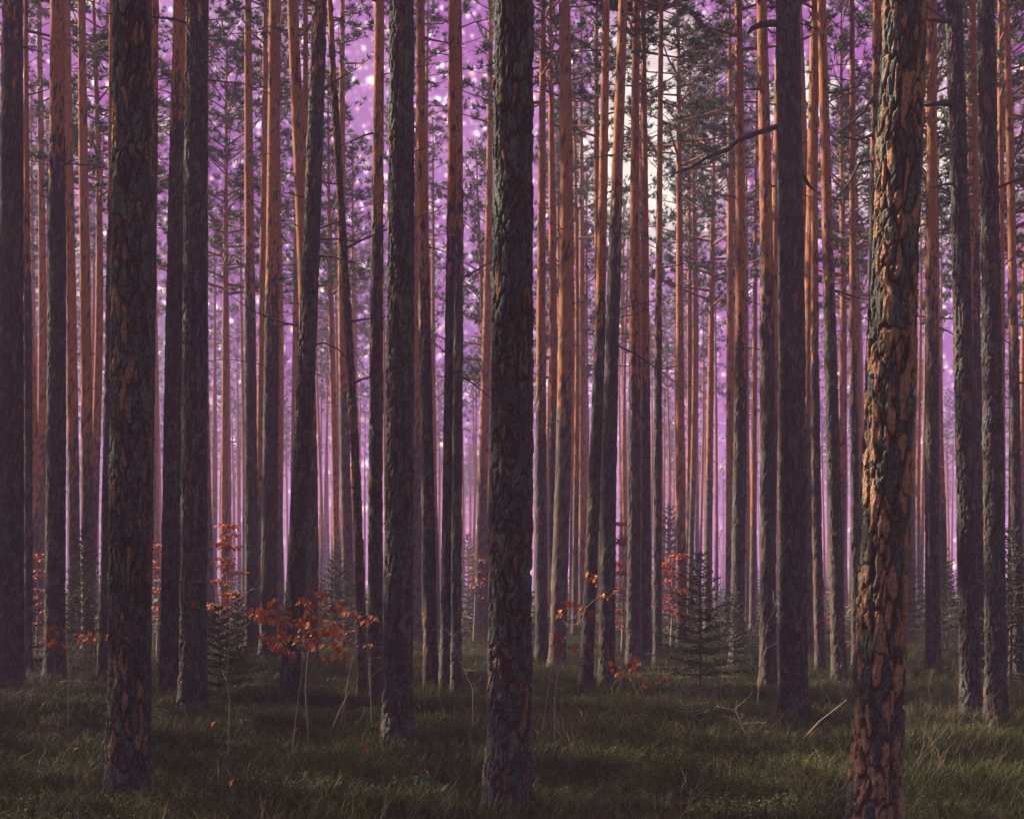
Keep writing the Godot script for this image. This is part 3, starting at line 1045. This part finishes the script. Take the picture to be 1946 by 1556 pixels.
# ---------------------------------------------------------------- ground cover
func tuft_mesh(blades: int, radius: float, low: float, high: float, wide: float, droop: float) -> ArrayMesh:
	var s := Shape.new()
	for k in blades:
		var a := rnd(0, TAU)
		var r := radius * sqrt(rng.randf())
		var root := Vector3(cos(a) * r, -0.03, sin(a) * r)
		var tall := rnd(low, high)
		var lean := Vector3(rnd(-1, 1), 0, rnd(-1, 1)) * droop * tall
		var across := Vector3(rnd(-1, 1), 0, rnd(-1, 1)).normalized() * wide * rnd(0.7, 1.2)
		var mid := root + Vector3(0, tall * 0.6, 0) + lean * 0.35
		var tip := root + Vector3(0, tall * rnd(0.78, 1.0), 0) + lean
		var sh := rnd(0.75, 1.25)
		var col := Color(sh, sh, sh * rnd(0.8, 1.1))
		s.tri(root - across, root + across, mid - across * 0.8, col)
		s.tri(root + across, mid + across * 0.8, mid - across * 0.8, col)
		s.tri(mid - across * 0.8, mid + across * 0.8, tip, col)
	return s.mesh(M.grass)


func bilberry_mesh() -> ArrayMesh:
	var s := Shape.new()
	for k in 16:
		var a := rnd(0, TAU)
		var r := 0.16 * sqrt(rng.randf())
		var root := Vector3(cos(a) * r, 0, sin(a) * r)
		var tip := root + Vector3(rnd(-0.09, 0.09), rnd(0.12, 0.26), rnd(-0.09, 0.09))
		var thin := Vector3(0.0015, 0, 0.0015)
		s.tri(root - thin, root + thin, tip, Color(0.9, 1.0, 0.8))
		for q in 9:
			var p := root.lerp(tip, rnd(0.35, 1.0))
			var d := Vector3(rnd(-1, 1), rnd(-0.2, 0.7), rnd(-1, 1)).normalized() * rnd(0.014, 0.026)
			var b := d.cross(Vector3(rnd(-0.5, 0.5), 1, rnd(-0.5, 0.5))).normalized() * d.length() * 0.3
			var sh := rnd(0.7, 1.3)
			s.tri(p, p + d * 0.5 + b, p + d, Color(sh, sh, sh))
			s.tri(p, p + d, p + d * 0.5 - b, Color(sh, sh, sh))
	return s.mesh(M.grass)


func scatter(called: String, label: String, m: Mesh, count: int, near: float, far: float, bias: float, size: Vector2, tones: Array, patch: float, seed_: int) -> void:
	var f := FastNoiseLite.new()
	f.seed = seed_
	f.frequency = 0.35
	var where := []
	var tint := []
	var tries := 0
	while where.size() < count and tries < count * 6:
		tries += 1
		var d := lerpf(near, far, pow(rng.randf(), bias))
		var x := rnd(-0.46, 0.46) * d + rnd(-0.6, 0.6)
		var k := f.get_noise_2d(x, -d)
		if k < patch + rnd(-0.15, 0.15):
			continue
		var b := Basis(Vector3.UP, rnd(0, TAU)).scaled(Vector3.ONE * rnd(size.x, size.y))
		where.append(Transform3D(b, Vector3(x, ground_y(x, -d), -d)))
		var c: Color = tones[rng.randi_range(0, tones.size() - 1)].lerp(tones[0], rng.randf())
		tint.append(c)
	var mm := MultiMesh.new()
	mm.transform_format = MultiMesh.TRANSFORM_3D
	mm.use_colors = true
	mm.mesh = m
	mm.instance_count = where.size()
	for k in where.size():
		mm.set_instance_transform(k, where[k])
		mm.set_instance_color(k, tint[k])
	var o := MultiMeshInstance3D.new()
	o.name = called
	o.multimesh = mm
	add_child(o)
	tag(o, label, "grass", "", "stuff")


func build_ground_cover() -> void:
	scatter("grass", "dark green forest grass covering the floor between the trunks", tuft_mesh(70, 0.28, 0.07, 0.24, 0.0021, 0.75), 17000, 5.5, 62.0, 1.9, Vector2(0.7, 1.25), [Color(0.042, 0.062, 0.022), Color(0.052, 0.072, 0.024), Color(0.04, 0.055, 0.023), Color(0.085, 0.092, 0.035)], -2.0, 1)
	scatter("undergrowth", "low leafy bilberry undergrowth among the grass", bilberry_mesh(), 4200, 5.5, 40.0, 1.4, Vector2(0.5, 0.95), [Color(0.04, 0.068, 0.022), Color(0.06, 0.09, 0.03), Color(0.11, 0.12, 0.04)], 0.02, 2)
	scatter("dry_grass", "sparse yellowed grass tufts among the green", tuft_mesh(18, 0.14, 0.12, 0.34, 0.0018, 0.95), 2200, 6.0, 36.0, 1.4, Vector2(0.7, 1.2), [Color(0.17, 0.165, 0.065), Color(0.21, 0.17, 0.085), Color(0.13, 0.14, 0.05)], 0.16, 3)
	scatter("heather_grass", "dull reddish heather tufts in the shaded grass", tuft_mesh(30, 0.16, 0.08, 0.2, 0.0028, 0.6), 900, 6.0, 22.0, 1.2, Vector2(0.7, 1.2), [Color(0.14, 0.07, 0.075), Color(0.17, 0.09, 0.06), Color(0.11, 0.07, 0.08)], 0.26, 4)
	var stalks := Shape.new()
	for k in 4:
		var p := Vector3(rnd(-0.12, 0.12), -0.02, rnd(-0.12, 0.12))
		var dir := Vector3(rnd(-0.5, 0.5), 1, rnd(-0.5, 0.5)).normalized()
		var pts := [p]
		var l := rnd(0.25, 0.6)
		for q in 5:
			dir = (dir + Vector3(rnd(-0.4, 0.4), rnd(-0.25, 0.1), rnd(-0.4, 0.4))).normalized()
			p += dir * l / 5.0
			pts.append(p)
			if q > 0 and q < 4:
				stalks.tube([p, p + (dir + Vector3(rnd(-1, 1), rnd(-0.2, 0.5), rnd(-1, 1))).normalized() * l * 0.3], [0.0016, 0.0008], 3, Color.WHITE)
		stalks.tube(pts, [0.003, 0.0027, 0.0024, 0.002, 0.0015, 0.001], 4, Color.WHITE)
	scatter("dry_weeds", "thin dry stalks and twigs sticking out of the grass", stalks.mesh(M.twig), 520, 6.0, 34.0, 1.3, Vector2(0.6, 1.2), [Color(0.12, 0.10, 0.08), Color(0.19, 0.155, 0.11), Color(0.09, 0.075, 0.06)], -0.1, 6)
	print("cover ", Time.get_ticks_msec())


# ---------------------------------------------------------------- small things
func build_small_things() -> void:
	var fallen := [[820, 1347], [699, 1449], [137, 1447], [1022, 1425], [1105, 1395], [1328, 1358], [798, 1372], [402, 1408], [408, 1424], [1166, 1335], [1196, 1332], [815, 1518], [438, 1533], [1742, 1480], [950, 1365], [1075, 1360], [560, 1412], [300, 1333]]
	for a in fallen:
		var d := depth_of(a[1])
		var p := Vector3(metres(a[0], d), 0, -d)
		var o := MeshInstance3D.new()
		o.name = numbered("fallen_leaf")
		o.mesh = leaf_meshes[[2, 4, 0][rng.randi_range(0, 2)]]
		add_child(o)
		o.position = Vector3(p.x, ground_y(p.x, p.z) + 0.16, p.z)
		o.rotation = Vector3(rnd(-1.1, -0.4), rnd(0, TAU), rnd(-0.5, 0.5))
		o.scale = Vector3.ONE * rnd(0.6, 1.0)
		tag(o, "fallen brown leaf caught on the grass near " + near_to(p.x, p.z), "leaf", "fallen leaves lying on the grass")
	# fallen sticks
	for a in [[Vector2(1505, 1430), Vector2(1610, 1330), 13.5, "thin dark stick slanting up beside the huge leaning pine"], [Vector2(625, 1385), Vector2(665, 1312), 15.0, "pale broken stick leaning in the sunlit grass"]]:
		var p0: Vector3 = at_px(a[0].x, a[0].y, a[2])
		var p1: Vector3 = at_px(a[1].x, a[1].y, a[2] + 0.5)
		p0.y = ground_y(p0.x, p0.z)
		var t := thing("fallen_stick", p0, a[3], "stick")
		var s := Shape.new()
		s.tube([Vector3(0, -0.02, 0), (p1 - p0) * 0.5 + Vector3(0, 0.03, 0), p1 - p0], [0.009, 0.008, 0.004], 6, Color(0.25, 0.2, 0.17))
		part("rod", s.mesh(M.twig), t)
	# a small white board far back between the trunks
	var bd := 70.0
	var bx := metres(175, bd)
	var t := thing("white_board", Vector3(bx, ground_y(bx, -bd), -bd), "small white board far off beside the tall dim spruce", "board")
	var box := BoxMesh.new()
	box.size = Vector3(0.42, 0.14, 0.03)
	box.material = M.white
	part("panel", box, t, Vector3(0, 2.25, 0))
	for sx in [-0.14, 0.14]:
		var post := BoxMesh.new()
		post.size = Vector3(0.06, 2.3, 0.05)
		post.material = M.post
		part("post", post, t, Vector3(sx, 1.15, -0.045))
